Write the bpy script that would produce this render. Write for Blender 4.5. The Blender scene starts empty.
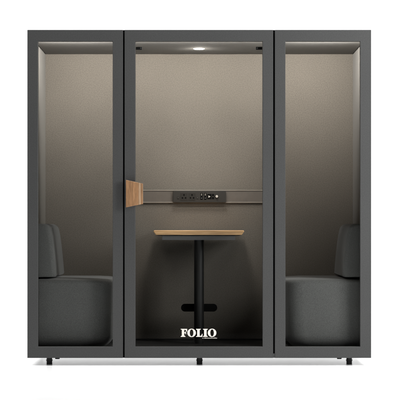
import bpy, bmesh, math, random
from mathutils import Vector, Matrix
random.seed(4)
C = bpy.context.scene.collection
S = 0.0064            # metres per photo pixel at the booth's front plane
D = 11.8              # camera distance to the front plane
CX, HZ = 199.2, 230.5
EYE = (364.1 - HZ) * S * (D + .13) / D
def K(Y): return (D + Y) / D
def X(px, Y=0): return (px - CX) * S * K(Y)
def Z(py, Y=0): return EYE + (HZ - py) * S * K(Y)

# ---------------------------------------------------------------- helpers
def obj(name, bm, mat, parent=None, smooth=False, bevel=0, seg=3, label=None):
    bmesh.ops.recalc_face_normals(bm, faces=bm.faces)
    me = bpy.data.meshes.new(name); bm.to_mesh(me); bm.free()
    o = bpy.data.objects.new(name, me); C.objects.link(o)
    if isinstance(mat, (list, tuple)):
        for m in mat: me.materials.append(m)
    else: me.materials.append(mat)
    if smooth:
        for p in me.polygons: p.use_smooth = True
    if bevel:
        b = o.modifiers.new('bevel', 'BEVEL'); b.width = bevel; b.segments = seg
        b.limit_method = 'ANGLE'; b.angle_limit = math.radians(40)
        b.harden_normals = True
        for p in me.polygons: p.use_smooth = True
    if parent: o.parent = parent
    if label: o['label'] = label
    return o
def box(bm, x0, x1, y0, y1, z0, z1, mi=0):
    vs = [bm.verts.new((x, y, z)) for x in (x0, x1) for y in (y0, y1) for z in (z0, z1)]
    for f in ((0,1,3,2),(4,6,7,5),(0,4,5,1),(2,3,7,6),(0,2,6,4),(1,5,7,3)):
        fa = bm.faces.new([vs[i] for i in f]); fa.material_index = mi
def ring_frame(bm, x0, x1, z0, z1, a0, a1, b0, b1, y0, y1):
    """a rectangular frame (one welded ring) round the opening a0..a1, b0..b1"""
    O = [(x0,z0),(x1,z0),(x1,z1),(x0,z1)]; I = [(a0,b0),(a1,b0),(a1,b1),(a0,b1)]
    V = {}
    for t, P in (('o', O), ('i', I)):
        for y in (y0, y1):
            for k, (x, z) in enumerate(P): V[t, y, k] = bm.verts.new((x, y, z))
    for k in range(4):
        n = (k + 1) % 4
        bm.faces.new([V['o',y0,k], V['o',y0,n], V['i',y0,n], V['i',y0,k]])
        bm.faces.new([V['o',y1,k], V['i',y1,k], V['i',y1,n], V['o',y1,n]])
        bm.faces.new([V['o',y0,k], V['o',y1,k], V['o',y1,n], V['o',y0,n]])
        bm.faces.new([V['i',y0,k], V['i',y0,n], V['i',y1,n], V['i',y1,k]])
def cyl(bm, c, r, h, axis='z', n=32, r2=None):
    r2 = r if r2 is None else r2
    A, B = [], []
    for i in range(n):
        a = 2*math.pi*i/n; u, v = math.cos(a), math.sin(a)
        for L, rr, t in ((A, r, 0), (B, r2, h)):
            if axis == 'z': p = (c[0]+rr*u, c[1]+rr*v, c[2]+t)
            elif axis == 'y': p = (c[0]+rr*u, c[1]+t, c[2]+rr*v)
            else: p = (c[0]+t, c[1]+rr*u, c[2]+rr*v)
            L.append(bm.verts.new(p))
    for i in range(n):
        bm.faces.new([A[i], A[(i+1)%n], B[(i+1)%n], B[i]])
    bm.faces.new(A[::-1]); bm.faces.new(B)
def rrect(x0, x1, y0, y1, rs, n=14):
    """plan outline, rs = corner radii for (x0,y0) (x1,y0) (x1,y1) (x0,y1)"""
    P = []
    cs = [(x0,y0,1,1,180), (x1,y0,-1,1,270), (x1,y1,-1,-1,0), (x0,y1,1,-1,90)]
    for (cx, cy, sx, sy, a0), r in zip(cs, rs):
        ox, oy = cx + sx*r, cy + sy*r
        for i in range(n+1):
            a = math.radians(a0 + 90*i/n)
            P.append((ox + r*math.cos(a), oy + r*math.sin(a)))
    return P
def loft(bm, rings):
    R = [[bm.verts.new(p) for p in r] for r in rings]
    n = len(R[0])
    for a, b in zip(R, R[1:]):
        for i in range(n): bm.faces.new([a[i], a[(i+1)%n], b[(i+1)%n], b[i]])
    for r in (R[0], R[-1]):
        c = bm.verts.new(sum((v.co for v in r), Vector())/n)
        for i in range(n): bm.faces.new([r[i], r[(i+1)%n], c])
def prism(bm, pts, y0, y1):
    A = [bm.verts.new((x, y0, z)) for x, z in pts]; B = [bm.verts.new((x, y1, z)) for x, z in pts]
    n = len(pts)
    for i in range(n): bm.faces.new([A[i], A[(i+1)%n], B[(i+1)%n], B[i]])
    bm.faces.new(A); bm.faces.new(B[::-1])
def empty(name, loc, label, cat, group=None):
    o = bpy.data.objects.new(name, None); C.objects.link(o); o.location = loc
    o.empty_display_size = .1
    o['label'] = label; o['category'] = cat
    if group: o['group'] = group
    return o

# ---------------------------------------------------------------- materials
def mat(name, col, rough=.6, metal=0, col2=None, scale=200, bump=0, bscale=None, spec=.5, coords='Object', sheen=0, big=0, contrast=(.3, .7)):
    m = bpy.data.materials.new(name); m.use_nodes = True
    nt = m.node_tree; N = nt.nodes; L = nt.links
    p = N['Principled BSDF']
    p.inputs['Base Color'].default_value = (*col, 1)
    p.inputs['Roughness'].default_value = rough
    p.inputs['Metallic'].default_value = metal
    p.inputs['Specular IOR Level'].default_value = spec
    if sheen:
        p.inputs['Sheen Weight'].default_value = sheen
        p.inputs['Sheen Roughness'].default_value = .5
    tc = N.new('ShaderNodeTexCoord')
    if col2:
        n = N.new('ShaderNodeTexNoise'); n.inputs['Scale'].default_value = scale
        n.inputs['Detail'].default_value = 4; n.inputs['Roughness'].default_value = .65
        L.new(tc.outputs[coords], n.inputs['Vector'])
        r = N.new('ShaderNodeValToRGB')
        r.color_ramp.elements[0].position = contrast[0]; r.color_ramp.elements[1].position = contrast[1]
        r.color_ramp.elements[0].color = (*col, 1); r.color_ramp.elements[1].color = (*col2, 1)
        L.new(n.outputs['Fac'], r.inputs['Fac'])
        out = r.outputs['Color']
        if big:
            n2 = N.new('ShaderNodeTexNoise'); n2.inputs['Scale'].default_value = 3.5
            n2.inputs['Detail'].default_value = 3
            L.new(tc.outputs[coords], n2.inputs['Vector'])
            mr = N.new('ShaderNodeMapRange'); mr.inputs['From Min'].default_value = .3; mr.inputs['From Max'].default_value = .7
            mr.inputs['To Min'].default_value = 1-big; mr.inputs['To Max'].default_value = 1+big
            L.new(n2.outputs['Fac'], mr.inputs['Value'])
            mx = N.new('ShaderNodeVectorMath'); mx.operation = 'SCALE'
            L.new(out, mx.inputs[0]); L.new(mr.outputs['Result'], mx.inputs['Scale'])
            out = mx.outputs['Vector']
        L.new(out, p.inputs['Base Color'])
    if bump:
        n = N.new('ShaderNodeTexNoise'); n.inputs['Scale'].default_value = bscale or scale
        n.inputs['Detail'].default_value = 5; n.inputs['Roughness'].default_value = .7
        L.new(tc.outputs[coords], n.inputs['Vector'])
        b = N.new('ShaderNodeBump'); b.inputs['Strength'].default_value = bump; b.inputs['Distance'].default_value = .002
        L.new(n.outputs['Fac'], b.inputs['Height']); L.new(b.outputs['Normal'], p.inputs['Normal'])
    return m
def emit(name, col, s):
    m = bpy.data.materials.new(name); m.use_nodes = True
    nt = m.node_tree; nt.nodes.clear()
    e = nt.nodes.new('ShaderNodeEmission'); o = nt.nodes.new('ShaderNodeOutputMaterial')
    e.inputs[0].default_value = (*col, 1); e.inputs[1].default_value = s
    nt.links.new(e.outputs[0], o.inputs[0]); return m
def wood(name, dark, mid, light, stripe=None):
    """oak: long fibres with broad lamella tone changes. grain along local z (handle) or x (top)"""
    m = bpy.data.materials.new(name); m.use_nodes = True
    nt = m.node_tree; N = nt.nodes; L = nt.links; p = N['Principled BSDF']
    tc = N.new('ShaderNodeTexCoord'); mp = N.new('ShaderNodeMapping')
    mp.inputs['Scale'].default_value = (300, 60, 22) if stripe else (9, 260, 500)
    L.new(tc.outputs['Object'], mp.inputs['Vector'])
    n = N.new('ShaderNodeTexNoise'); n.inputs['Scale'].default_value = 1; n.inputs['Detail'].default_value = 5
    n.inputs['Distortion'].default_value = .6
    L.new(mp.outputs[0], n.inputs['Vector'])
    r = N.new('ShaderNodeValToRGB'); e = r.color_ramp.elements
    e[0].position = .3; e[0].color = (*dark, 1); e[1].position = .72; e[1].color = (*light, 1)
    k = e.new(.5); k.color = (*mid, 1)
    L.new(n.outputs['Fac'], r.inputs['Fac']); out = r.outputs['Color']
    mp2 = N.new('ShaderNodeMapping'); mp2.inputs['Scale'].default_value = (70, 0, 4) if stripe else (3, 8, 60)
    L.new(tc.outputs['Object'], mp2.inputs['Vector'])
    n2 = N.new('ShaderNodeTexNoise'); n2.inputs['Scale'].default_value = 1; n2.inputs['Detail'].default_value = 2
    L.new(mp2.outputs[0], n2.inputs['Vector'])
    mr = N.new('ShaderNodeMapRange'); mr.inputs['From Min'].default_value = .35; mr.inputs['From Max'].default_value = .65
    mr.inputs['To Min'].default_value = .72; mr.inputs['To Max'].default_value = 1.22
    L.new(n2.outputs['Fac'], mr.inputs['Value'])
    sc = N.new('ShaderNodeVectorMath'); sc.operation = 'SCALE'
    L.new(out, sc.inputs[0]); L.new(mr.outputs['Result'], sc.inputs['Scale']); out = sc.outputs['Vector']
    L.new(out, p.inputs['Base Color'])
    p.inputs['Roughness'].default_value = .45
    b = N.new('ShaderNodeBump'); b.inputs['Strength'].default_value = .25; b.inputs['Distance'].default_value = .001
    L.new(n.outputs['Fac'], b.inputs['Height']); L.new(b.outputs['Normal'], p.inputs['Normal'])
    return m

M = {}
M['frame'] = mat('anthracite_laminate', (.026,.0264,.0260), .62, col2=(.045,.0458,.0452), scale=170, bump=.12, bscale=420, spec=.3, big=.04)
M['shell'] = mat('anthracite_shell', (.066,.067,.066), .65, col2=(.09,.09,.088), scale=170, spec=.3)
M['felt'] = mat('taupe_felt', (.068,.061,.0515), .95, col2=(.109,.0985,.085), scale=150, bump=.25, bscale=480, spec=.12, big=.04, sheen=.085)
M['sofa'] = mat('grey_wool', (.046,.0465,.045), .95, col2=(.094,.095,.092), scale=230, bump=.45, bscale=520, spec=.15, big=.05, sheen=.12)
M['carpet'] = mat('dark_carpet', (.018,.018,.017), .95, col2=(.035,.034,.032), scale=260, bump=.4, spec=.1)
M['black'] = mat('black_powder_coat', (.006,.006,.006), .42, spec=.35, bump=.08, bscale=700)
M['rubber'] = mat('black_rubber', (.012,.012,.012), .7, bump=.1, bscale=600)
M['gasket'] = mat('dark_gasket', (.03,.026,.022), .6)
M['tray'] = mat('grey_steel', (.062,.062,.063), .5, metal=0, bump=.05, bscale=500, spec=.3)
M['rail'] = mat('bronze_aluminium', (.060,.052,.0445), .42, metal=0, col2=(.074,.064,.055), scale=25, bump=.04, bscale=900)
M['railedge'] = mat('bronze_edge', (.15,.133,.113), .4, metal=.1)
M['module'] = mat('dark_module', (.0125,.011,.009), .6, spec=.3, bump=.05, bscale=700)
M['socket'] = mat('socket_face', (.0105,.0092,.0075), .5, spec=.3)
M['hole'] = mat('socket_hole', (.001,.001,.001), .9, spec=.1)
M['usb'] = mat('usb_metal', (.13,.12,.105), .4)
M['white'] = mat('white_plastic', (.85,.82,.76), .35)
M['icon'] = mat('grey_icon', (.30,.285,.26), .4)
M['smallprint'] = mat('small_print', (.36,.34,.31), .5)
M['vinyl'] = mat('white_vinyl', (.60,.57,.52), .5)
M['base'] = mat('reflector_base', (.86,.86,.86), .25, metal=1, bump=.05, bscale=60)  # mirror-like finish, added to bounce backdrop light through the gap
M['oak'] = wood('oak_handle', (.150,.074,.030), (.215,.112,.050), (.275,.152,.073), stripe=True)
M['oak_pale'] = wood('pale_lamella', (.28,.18,.105), (.32,.21,.125), (.35,.235,.145), stripe=True)
M['oak_top'] = wood('oak_top', (.26,.145,.058), (.38,.225,.10), (.52,.33,.165))
M['led'] = emit('led', (1,.95,.87), 60)
M['strip'] = emit('added_strip_glow', (1,.92,.80), 3)  # glow of the added hidden strip
M['floor'] = mat('white_studio_floor', (.93,.93,.93), .16, spec=.5)
M['drop'] = mat('white_paper_backdrop', (.88,.88,.88), .8)
g = bpy.data.materials.new('clear_glass'); g.use_nodes = True
nt = g.node_tree; nt.nodes.clear()
tr = nt.nodes.new('ShaderNodeBsdfTransparent'); tr.inputs[0].default_value = (.965,.97,.965,1)
gl = nt.nodes.new('ShaderNodeBsdfGlossy'); gl.inputs['Roughness'].default_value = .01
fr = nt.nodes.new('ShaderNodeFresnel'); fr.inputs['IOR'].default_value = 1.08
mx = nt.nodes.new('ShaderNodeMixShader'); ou = nt.nodes.new('ShaderNodeOutputMaterial')
nt.links.new(fr.outputs[0], mx.inputs[0]); nt.links.new(tr.outputs[0], mx.inputs[1]); nt.links.new(gl.outputs[0], mx.inputs[2]); nt.links.new(mx.outputs[0], ou.inputs[0])
M['glass'] = g

# ---------------------------------------------------------------- setting
bm = bmesh.new()
vs = [bm.verts.new(p) for p in ((-22,-3.6,0),(22,-3.6,0),(22,5,0),(-22,5,0))]; bm.faces.new(vs)
o = obj('floor', bm, M['floor']); o['kind'] = 'structure'
bm = bmesh.new(); prof = [(5, 0)]
for i in range(1, 17):
    a = math.radians(90*i/16); prof.append((5 + 2.5*math.sin(a), 2.5*(1-math.cos(a))))
prof.append((7.5, 10))
A = [bm.verts.new((-22, y, z)) for y, z in prof]; B = [bm.verts.new((22, y, z)) for y, z in prof]
for i in range(len(prof)-1): bm.faces.new([A[i], B[i], B[i+1], A[i+1]])
o = obj('backdrop', bm, M['drop'], smooth=True); o['kind'] = 'structure'

# ---------------------------------------------------------------- booth
ZB, ZT = Z(358), Z(29.8)                # outer bottom and top of the front
OB, OT = Z(346.7), Z(41.3)              # glazed opening
XL, XR = X(27.3), X(371.2)
DEP = 1.07; YB = 1.0                    # outer depth, face of back lining
WI = (352.7-45.5)/2 * S * K(YB)         # half inner width
ZC = Z(54.2, YB); ZF = Z(340.5, YB)     # ceiling and floor faces
booth = empty('office_booth', (0,0,0), 'large dark grey meeting booth with three glazed panels and a wooden door handle', 'booth')

FT = .045
def glazed(name, x0, x1, a0, a1, label):
    bm = bmesh.new(); ring_frame(bm, x0, x1, ZB, ZT, a0, a1, OB, OT, 0, FT)
    f = obj(name, bm, M['frame'], booth, bevel=.0022, label=label)
    bm = bmesh.new(); box(bm, a0+.001, a1-.001, .019, .027, OB+.001, OT-.001)
    obj('glass_pane', bm, M['glass'], f)
    bm = bmesh.new(); ring_frame(bm, a0-.004, a1+.004, OB-.004, OT+.004, a0+.0012, a1-.0012, OB+.0012, OT-.0012, .0285, .034)
    obj('gasket', bm, M['gasket'], f)
    return f
glazed('fixed_panel', XL, X(122.9), X(37.9), X(112.7), 'glazed panel with the left sofa behind it')
door = glazed('door', X(124.6), X(273.1), X(135.3), X(262.7), 'glazed door with wooden handle and white lettering')
glazed('fixed_panel', X(274.9), XR, X(285.4), X(360.3), 'glazed panel with the right sofa behind it')

# door handle : tapered laminated oak block standing off the stile
hx0, hx1, hs = X(126.2), X(143.1), X(139.0)
hy0, hy1 = -.052, -.022
def hz(px): # top and bottom edge of the taper
    t = (px-126.2)/(143.1-126.2); return Z(207.4+(203.9-207.4)*t, -.05), Z(179.9+(183.6-179.9)*t, -.05)
def slab(p0, p1, e=0):
    a, b = hz(p0), hz(p1)
    return [(X(p0), a[0]), (X(p1), b[0]), (X(p1), b[1]), (X(p0), a[1])]
bm = bmesh.new(); prism(bm, slab(126.2, 139.0), hy0, hy1)
h = obj('handle', bm, M['oak'], door, bevel=.002)
bm = bmesh.new(); prism(bm, slab(139.0, 141.2), hy0-.0006, hy1+.0006); prism(bm, slab(143.1, 143.12), hy0+.004, hy1-.004)
h1 = obj('handle', bm, M['oak_pale'], door, bevel=.0006); h1['label'] = 'pale maple lamella of the handle'
bm = bmesh.new(); prism(bm, slab(141.2, 143.1), hy0, hy1)
obj('handle', bm, M['oak'], door, bevel=.001)['label'] = 'outer oak lamella of the handle'
for zc in (Z(186), Z(201)):
    bm = bmesh.new(); cyl(bm, (X(130.2), hy1-.001, zc), .008, -hy1+.002, 'y')
    obj('handle_spacer', bm, M['black'], door)

# door pivots behind the glass at the top, and the small closing blocks
for x0, x1, sgn in ((135.7, 142.0, 1), (256.0, 262.4, -1)):
    bm = bmesh.new(); y0 = .036
    box(bm, X(x0), X(x1), y0, y0+.03, Z(49.2), Z(46.1))
    f = obj('hinge', bm, M['black'], door, bevel=.002)
    bm = bmesh.new(); px = x1-1.4 if sgn > 0 else x0+1.4
    cyl(bm, (X(px), y0-.003, Z(47.6)), .0045, .004, 'y', 20)
    obj('screw', bm, M['tray'], f)
bm = bmesh.new(); box(bm, X(273.25), X(274.75), .003, .04, ZB+.001, Z(353.6))
obj('door_stop', bm, M['frame'], booth)

# lettering on the door glass (fat didone capitals)
def letter_plate(polys_holes):
    """polys: outer loops with optional hole loops -> thin vinyl"""
    bm = bmesh.new()
    for outer, hole in polys_holes:
        if hole is None:
            prism(bm, outer, .0165, .0185)
        else:
            n = len(outer)
            V = {(t, y, i): bm.verts.new((P[i][0], y, P[i][1])) for t, P in (('o', outer), ('i', hole)) for y in (.0165, .0185) for i in range(n)}
            for i in range(n):
                j = (i+1) % n
                for y in (.0165, .0185): bm.faces.new([V['o',y,i], V['o',y,j], V['i',y,j], V['i',y,i]])
                for t in 'oi': bm.faces.new([V[t,.0165,i], V[t,.0165,j], V[t,.0185,j], V[t,.0185,i]])
    return bm
PX0, PY0 = 180.7, 337.0
def lp(x, y): return (X(PX0 + x), Z(PY0 - y))
def P(*pts): return [lp(*p) for p in pts]
Hh = 8.0
def serif(x0, x1, y, up):           # thin bracketed serif bar
    s = 1 if up else -1; xm0, xm1 = x0+1.1, x1-1.1
    return P((x0,y),(x1,y),(x1,y+s*.55),(xm1,y+s*1.25),(xm0,y+s*1.25),(x0,y+s*.55))
def ell(cx, cy, rx, ry, pw=1.0, n=48):
    return [lp(cx+rx*math.cos(2*math.pi*i/n), cy+ry*math.sin(2*math.pi*i/n)) for i in range(n)]
def F(x): return [(P((x+1.1,1.24),(x+3.5,1.24),(x+3.5,Hh-.9),(x+1.1,Hh-.9)),None),(serif(x,x+4.7,0,1),None),
    (P((x,Hh),(x+6.4,Hh),(x+6.4,Hh-2.7),(x+5.85,Hh-2.7),(x+5.1,Hh-1.2),(x+3.5,Hh-.9),(x+1.1,Hh-.9),(x,Hh-.55)),None),
    (P((x+3.5,4.45),(x+4.6,4.6),(x+4.9,5.6),(x+5.35,5.6),(x+5.35,2.5),(x+4.9,2.5),(x+4.6,3.6),(x+3.5,3.7)),None)]
def O(x, w=8.6): return [(ell(x+w/2, Hh/2, w/2, Hh/2+.18), ell(x+w/2, Hh/2, w/2-2.5, Hh/2-.5))]
def Lt(x): return [(P((x+1.1,.85),(x+3.6,.85),(x+3.6,Hh-1.24),(x+1.1,Hh-1.24)),None),(serif(x,x+4.7,Hh,0),None),
    (P((x,0),(x+6.3,0),(x+6.5,3.0),(x+5.95,3.0),(x+5.2,1.2),(x+3.6,.85),(x+1.1,.85),(x,.55)),None)]
def It(x): return [(P((x+1.1,1.24),(x+3.6,1.24),(x+3.6,Hh-1.24),(x+1.1,Hh-1.24)),None),(serif(x,x+4.7,0,1),None),(serif(x,x+4.7,Hh,0),None)]
for fn, x in ((F, 0), (O, 6.6), (Lt, 15.35), (It, 22.3), (O, 27.1)):
    shapes = fn(x)
    for i, sh in enumerate(shapes): pass
    bm = letter_plate(shapes)
    obj('lettering', bm, M['vinyl'], door)
bm = bmesh.new(); x = 21.6                                   # tiny line under the name: too small to read in the photo
for i, w in enumerate((.55,.5,0,.8,.55,.6,.35,.7,.5,.6,.3,.75,.55,.6,.45,.7,.5,.5,.65,.5)):
    if w:
        hgt = random.choice((.75,.75,1.1)); prism(bm, P((x,-1.7),(x+w,-1.7),(x+w,-1.7+hgt),(x,-1.7+hgt)), .0165, .0185)
    x += (w or .3) + .2
obj('lettering', bm, M['smallprint'], door)['label'] = 'tiny white line of text under the large letters'

for a, b, zb in ((122.95, 124.55, ZB+.001), (273.15, 274.85, Z(353.6)+.001)):
    bm = bmesh.new(); box(bm, X(a), X(b), .012, FT, zb, ZT-.0005)
    obj('gap_shade_strip', bm, M['hole'], booth)  # near-black strip added in each gap, stands in for its shade
# posts added behind the two gaps to block light leaks, carcass and lining
for a, b in ((112.9, 134.9), (263.3, 285.0)):
    bm = bmesh.new(); box(bm, X(a)+.018, X(b)-.018, FT+.001, .088, ZB+.0015, ZT-.0015)
    obj('post', bm, M['shell'], booth)
bm = bmesh.new()
for s in (-1, 1): pass
def part(name, m, *b, **kw):
    bm = bmesh.new(); box(bm, *b); return obj(name, bm, m, kw.pop('parent', booth), **kw)
YF = FT + .004
for s in (-1, 1):
    xo, xi = s*1.0985, s*(WI+.014)
    w = part('side_wall', M['shell'], min(xo,xi), max(xo,xi), YF, DEP, ZB+.002, ZT-.002, bevel=.002)
    part('felt_lining', M['felt'], min(xi-s*.0005, s*WI), max(xi-s*.0005, s*WI), YF, YB-.004, ZF+.002, ZC-.0015, parent=w, bevel=.001)
xi = WI+.0135
bw = part('back_wall', M['shell'], -xi, xi, YB+.016, DEP-.001, ZB+.004, ZT-.004)
part('felt_lining', M['felt'], -WI-.002, WI+.002, YB, YB+.0155, ZF+.002, ZC+.012, parent=bw)
rf = part('roof', M['shell'], -xi, xi, YF, YB+.0155, ZC+.016, ZT-.003)
cl = part('ceiling', M['felt'], -WI+.0015, WI-.0015, YF, YB-.011, ZC, ZC+.0155, bevel=.002)
fl = part('floor_panel', M['carpet'], -WI, WI, YF, YB-.003, ZB+.012, ZF)
part('base_reflector', M['base'], -xi+.002, xi-.002, YF+.001, YB+.0155, ZB+.001, ZB+.0115)  # unseen reflector added under the booth to brighten the gap above the floor
part('skirting', M['black'], -WI+.004, WI-.004, YB-.006, YB-.0005, ZF+.0005, ZF+.014, bevel=.001)

# ceiling spot, plus a hidden strip added behind the front head for wall light
lx, ly = X(199.0, .6), .60
bm = bmesh.new(); cyl(bm, (lx, ly, ZC-.003), .040, .0028, 'z', 48)
sp = obj('ceiling_light', bm, M['white'], booth)
bm = bmesh.new(); cyl(bm, (lx, ly, ZC-.0053), 0.030, .0024, 'z', 48, r2=.034)
obj('light_lens', bm, M['led'], sp)
part('added_light_strip', M['strip'], -WI+.06, WI-.06, FT+.0045, FT+.0095, ZC-.0065, ZC-.0005)

# rail and power module on the back wall
yr = YB-.010
part('rail', M['rail'], X(133, YB), X(265.5, YB), yr, YB-.0005, Z(202.6, YB), Z(190.4, YB))
rl = bpy.data.objects['rail']
for a, b in ((190.9, 190.0), (202.9, 202.0)):
    part('rail_edge', M['railedge'], X(133, YB), X(265.5, YB), yr-.004, yr-.0003, Z(a, YB), Z(b, YB), parent=rl, bevel=.0008)
ym = YB-.030
def xm(p): return X(p, ym)
def zm(p): return Z(p, ym)
mod = part('power_module', M['module'], xm(173.1), xm(225.8), ym, yr-.0045, zm(202.4), zm(190.7), bevel=.0015)
for c in (184.0, 192.0):
    f = part('socket', M['socket'], xm(c-3.6), xm(c+3.6), ym-.0015, ym-.0002, zm(200.4), zm(192.8), parent=mod, bevel=.0006)
    bm = bmesh.new()
    for px, py, w, hgt in ((c, 195.0, 1.2, 1.7), (c-1.55, 197.9, 1.4, 1.4), (c+1.55, 197.9, 1.4, 1.4)):
        box(bm, xm(px-w/2), xm(px+w/2), ym-.0022, ym-.0016, zm(py+hgt/2), zm(py-hgt/2))
    obj('pin_hole', bm, M['hole'], f)
for c in (178.2, 197.4):
    bm = bmesh.new(); box(bm, xm(c-1.0), xm(c+1.0), ym-.002, ym-.0002, zm(199.0), zm(196.4))
    f = obj('switch', bm, M['socket'], mod, bevel=.0005)
    bm = bmesh.new(); cyl(bm, (xm(c), ym-.0028, zm(197.7)), .0018, .0007, 'y', 16); obj('indicator', bm, M['usb'], f)
for c in (201.5, 205.3):
    for r, m in ((194.6, 'usb'), (198.1, 'tray')):
        bm = bmesh.new(); box(bm, xm(c-1.15), xm(c+1.15), ym-.0016, ym-.0002, zm(r+1.6), zm(r-1.6))
        f = obj('usb_port', bm, M['hole'], mod, bevel=.0004)
        bm = bmesh.new(); box(bm, xm(c-.45), xm(c+.45), ym-.0026, ym-.0017, zm(r+(1.0 if m=='usb' else .5)), zm(r-(1.0 if m=='usb' else .5)))
        obj('contact', bm, M[m], f)
bm = bmesh.new(); box(bm, xm(207.2), xm(211.4), ym-.0018, ym-.0002, zm(199.0), zm(194.0)); f = obj('button', bm, M['hole'], mod, bevel=.0006)
bm = bmesh.new(); prism(bm, [(xm(208.4), zm(195.4)), (xm(208.4), zm(197.8)), (xm(210.6), zm(196.6))], ym-.0030, ym-.0019); obj('button_icon', bm, M['icon'], f)
bm = bmesh.new(); box(bm, xm(211.9), xm(214.1), ym-.0018, ym-.0002, zm(199.0), zm(194.0)); f = obj('button', bm, M['hole'], mod, bevel=.0006)
bm = bmesh.new(); box(bm, xm(212.5), xm(213.5), ym-.0030, ym-.0019, zm(196.9), zm(196.3)); obj('button_icon', bm, M['rail'], f)
bm = bmesh.new(); cyl(bm, (xm(216.8), ym-.0016, zm(196.4)), .0125, .0014, 'y', 32); f = obj('dimmer_knob', bm, M['hole'], mod)
bm = bmesh.new(); cyl(bm, (xm(216.8), ym-.010, zm(196.4)), .0088, .0083, 'y', 32, r2=.0098); obj('knob_cap', bm, M['icon'], f)
part('end_cap', M['socket'], xm(222.4), xm(222.7), ym-.0006, ym-.0002, zm(202.2), zm(190.9), parent=mod)

# levelling feet
def foot(px, Y):
    x = X(px, Y); bm = bmesh.new()
    cyl(bm, (x, Y, 0.0), .0185, .014, r2=.0175, n=28)
    f = obj('levelling_foot', bm, M['rubber'], booth)
    bm = bmesh.new(); cyl(bm, (x, Y, .0143), .0185, .009, n=28); cyl(bm, (x, Y, .0234), .0215, .006, n=12); cyl(bm, (x, Y, .0295), .0180, ZB-.0295+.001, n=28)
    obj('stem', bm, M['black'], f)
for px in (49.4, 199.5, 349.2): foot(px, .13)
for px in (49.4, 199.5, 349.2): foot(px, .98)
for px in (57.4, 339.3):                                      # added stubs standing in for the tips of the rear feet
    bm = bmesh.new(); x = X(px, .2); cyl(bm, (x, .2, Z(358.9, .2)), .015, ZB-Z(358.9, .2)+.0005, n=24)
    obj('rear_foot_stub', bm, M['rubber'], booth)

# ---------------------------------------------------------------- table
YT0, YT1 = .38, .975
tz = Z(230.25, YT0); tc_x = X(198.8, .66)
table = empty('booth_table', (tc_x, .67, ZF), 'small oak topped table on a single black post inside the booth', 'table')
def tpart(name, bm, m, **kw):
    bmesh.ops.translate(bm, verts=bm.verts, vec=(-tc_x, -.67, -ZF)); return obj(name, bm, m, kw.pop('parent', table), **kw)
def zt(py): return Z(py, YT0)
x0, x1 = X(153.4, YT0), X(244.2, YT0)
def ringat(ins, z, r=.006): return [(x, y, z) for x, y in rrect(x0+ins, x1-ins, YT0+ins*.9, YT1, (r, r, .004, .004), 8)]
bm = bmesh.new()
loft(bm, [ringat(.015, zt(234.9)), ringat(.0035, zt(232.4)), ringat(0, zt(231.7)), ringat(.0008, zt(230.9)), ringat(.004, zt(230.35)), ringat(.010, tz)])
tpart('tabletop', bm, M['oak_top'], smooth=False)
bm = bmesh.new(); loft(bm, [ringat(.034, zt(235.7)), ringat(.030, zt(235.6)), ringat(.0165, zt(234.95))])
tpart('underside', bm, M['black'])
bm = bmesh.new(); yy = YT0+.033
box(bm, X(162.0, yy), X(235.2, yy), yy, yy+.40, Z(240.0, yy), zt(235.7)-.0005)
tpart('cable_tray', bm, M['tray'], bevel=.002)
bm = bmesh.new(); yl = .67; rl_ = (204.0-194.1)/2*S*K(yl)
cyl(bm, (X(199.0, yl), yl, ZF+.001), rl_, Z(240.0, yl)-ZF+.002, n=48)
leg = tpart('leg', bm, M['black'], smooth=False, bevel=.0015)
bm = bmesh.new(); ya, yb_ = .715, .745; a, b = X(181.0, ya), X(217.3, ya); z0, z1 = Z(311.6, ya), Z(303.9, ya); rr = (z1-z0)/2
pts = [(b-rr+rr*math.sin(math.radians(t)), z0+rr-rr*math.cos(math.radians(t))) for t in range(0, 181, 12)] + \
      [(a+rr-rr*math.sin(math.radians(t)), z0+rr+rr*math.cos(math.radians(t))) for t in range(0, 181, 12)]
prism(bm, pts, ya, yb_)
tpart('footrest', bm, M['hole'], bevel=.003)

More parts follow.
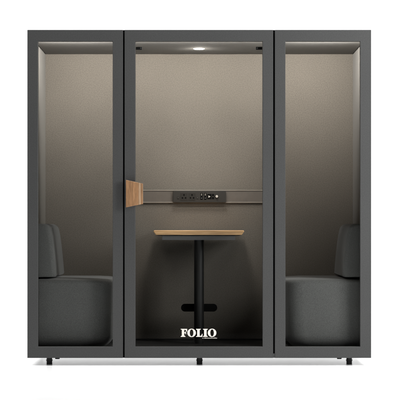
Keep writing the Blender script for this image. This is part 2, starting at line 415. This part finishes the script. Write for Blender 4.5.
# ---------------------------------------------------------------- sofas
def make_sofa(side, label):
    """side -1 left, +1 right; built for the left one and mirrored in x"""
    root = empty('booth_sofa', (side*.75, .5, ZF), label, 'sofa', 'upholstered seats facing each other in the booth')
    def put(name, rings, **kw):
        bm = bmesh.new()
        loft(bm, [[(side*-1*x - side*.75, y-.5, z-ZF) for x, y, z in r] for r in rings])
        return obj(name, bm, M['sofa'], root, smooth=True, **kw)
    # seat
    y0, y1 = .105, .975; xa = -WI+.006; xb = X(114.3, y0)
    top = Z(279.6, y0); bot = ZF+.004
    Rg = []
    rad = .085
    for i in range(11):                                   # bottom roll
        a = math.radians(90*i/10); ins = rad*(1-math.sin(a)); z = bot + rad*(1-math.cos(a))
        Rg.append((ins, z))
    for i in range(1, 8): Rg.append((0, bot+rad + (top-.03-bot-rad)*i/8))
    rt = .026
    for i in range(8):
        a = math.radians(90*i/7); Rg.append((rt*(1-math.cos(a)), top-rt+rt*math.sin(a)))
    Rg += [(.06, top+.003), (.12, top+.006)]
    rings = []
    for ins, z in Rg:
        t = (z-bot)/(top-bot)
        xe = xb - .016*max(0,1-t)**1.5 - ins
        rings.append([(x, y, z) for x, y in rrect(xa+ins*.25, xe, y0+ins, y1-ins*.3, (.03, max(.13-ins*.4, .03), max(.10-ins*.4,.03), .03), 14)])
    put('seat', rings)
    # backrest, leaning on the side wall
    y0, y1 = .13, .93; bz = Z(277.0, y0); tz_ = Z(223.7, y0); rings = []
    Rg = [(.010, bz-.001), (.003, bz+.005), (0, bz+.012)] + [(0, bz+.012+(tz_-.035-bz-.012)*i/8) for i in range(1, 9)]
    rt = .028
    for i in range(1, 9):
        a = math.radians(90*i/8); Rg.append((rt*(1-math.cos(a)), tz_-rt+rt*math.sin(a)-.004*(1-i/8)))
    for ins, z in Rg:
        t = (z-bz)/(tz_-bz)
        xe = X(55.6, y0) + (X(49.6, y0)-X(55.6, y0))*t - .010*max(0, t-.75)**2*16 + .004*math.sin(math.pi*t) - ins
        rings.append([(x, y, z) for x, y in rrect(xa+.001+ins*.3, xe, y0+ins*.7, y1-ins*.5, (.012, .030, .030, .012), 10)])
    put('backrest', rings)
    return root
make_sofa(-1, 'dark grey upholstered seat behind the left glass panel, its backrest against the left side wall')
make_sofa(1, 'dark grey upholstered seat behind the right glass panel, its backrest against the right side wall')

# ---------------------------------------------------------------- lamps
def area(name, loc, target, sx, sy, power, col=(1,1,1), spread=180):
    l = bpy.data.lights.new(name, 'AREA'); l.shape = 'RECTANGLE'; l.size = sx; l.size_y = sy
    l.energy = power; l.color = col; l.spread = math.radians(spread)
    o = bpy.data.objects.new(name, l); C.objects.link(o); o.location = loc
    o.rotation_euler = (Vector(target)-Vector(loc)).to_track_quat('-Z', 'Y').to_euler()
    return o
area('overhead_softbox', (0, -.45, 4.6), (0, -2.0, 0), 10, .5, 510, spread=150)
area('backdrop_softbox', (0, 3.4, 6.0), (0, 7.5, 1.6), 14, 1.6, 800)
area('key_softbox', (3.1, -2.3, 2.3), (0.7, 0, 1.1), 1.4, 1.8, 195)
for sx, ln, pw in ((-.70, .68, 16.0), (0, .66, 7.6), (.70, .68, 17)):  # added hidden lamps that brighten the back wall from the top
    area('added_strip_lamp', (sx, FT+.011, ZC-.0036), (sx, 1.0, ZC-.12), ln, .005, pw, (1,.95,.895), spread=120)
l = bpy.data.lights.new('booth_spot', 'SPOT'); l.shadow_soft_size = .20; l.spot_size = math.radians(94); l.spot_blend = 1; l.energy = 168; l.color = (1,.95,.89)
o = bpy.data.objects.new('booth_spot', l); C.objects.link(o); o.location = (lx, ly, ZC-.0105)

l = bpy.data.lights.new('booth_lens_glow', 'POINT'); l.shadow_soft_size = .012; l.energy = .9; l.color = (1,.95,.88)
o = bpy.data.objects.new('booth_lens_glow', l); C.objects.link(o); o.location = (lx, ly, ZC-.030)
w = bpy.data.worlds.new('World'); bpy.context.scene.world = w; w.use_nodes = True
w.node_tree.nodes['Background'].inputs[0].default_value = (1,1,1,1)
w.node_tree.nodes['Background'].inputs[1].default_value = .01

# ---------------------------------------------------------------- camera
cd = bpy.data.cameras.new('Camera'); cam = bpy.data.objects.new('Camera', cd); C.objects.link(cam)
cam.location = (0, -D, EYE); cam.rotation_euler = (math.pi/2, 0, 0)
cd.sensor_width = 36; cd.lens = 36*D/(400*S)
cd.shift_x = (200-CX)/400; cd.shift_y = (HZ-200)/400
cd.clip_start = .1; cd.clip_end = 200
sc = bpy.context.scene; sc.camera = cam
sc.render.resolution_x = sc.render.resolution_y = 1024
sc.view_settings.view_transform = 'Standard'; sc.view_settings.look = 'None'
sc.view_settings.exposure = 0; sc.view_settings.gamma = 1
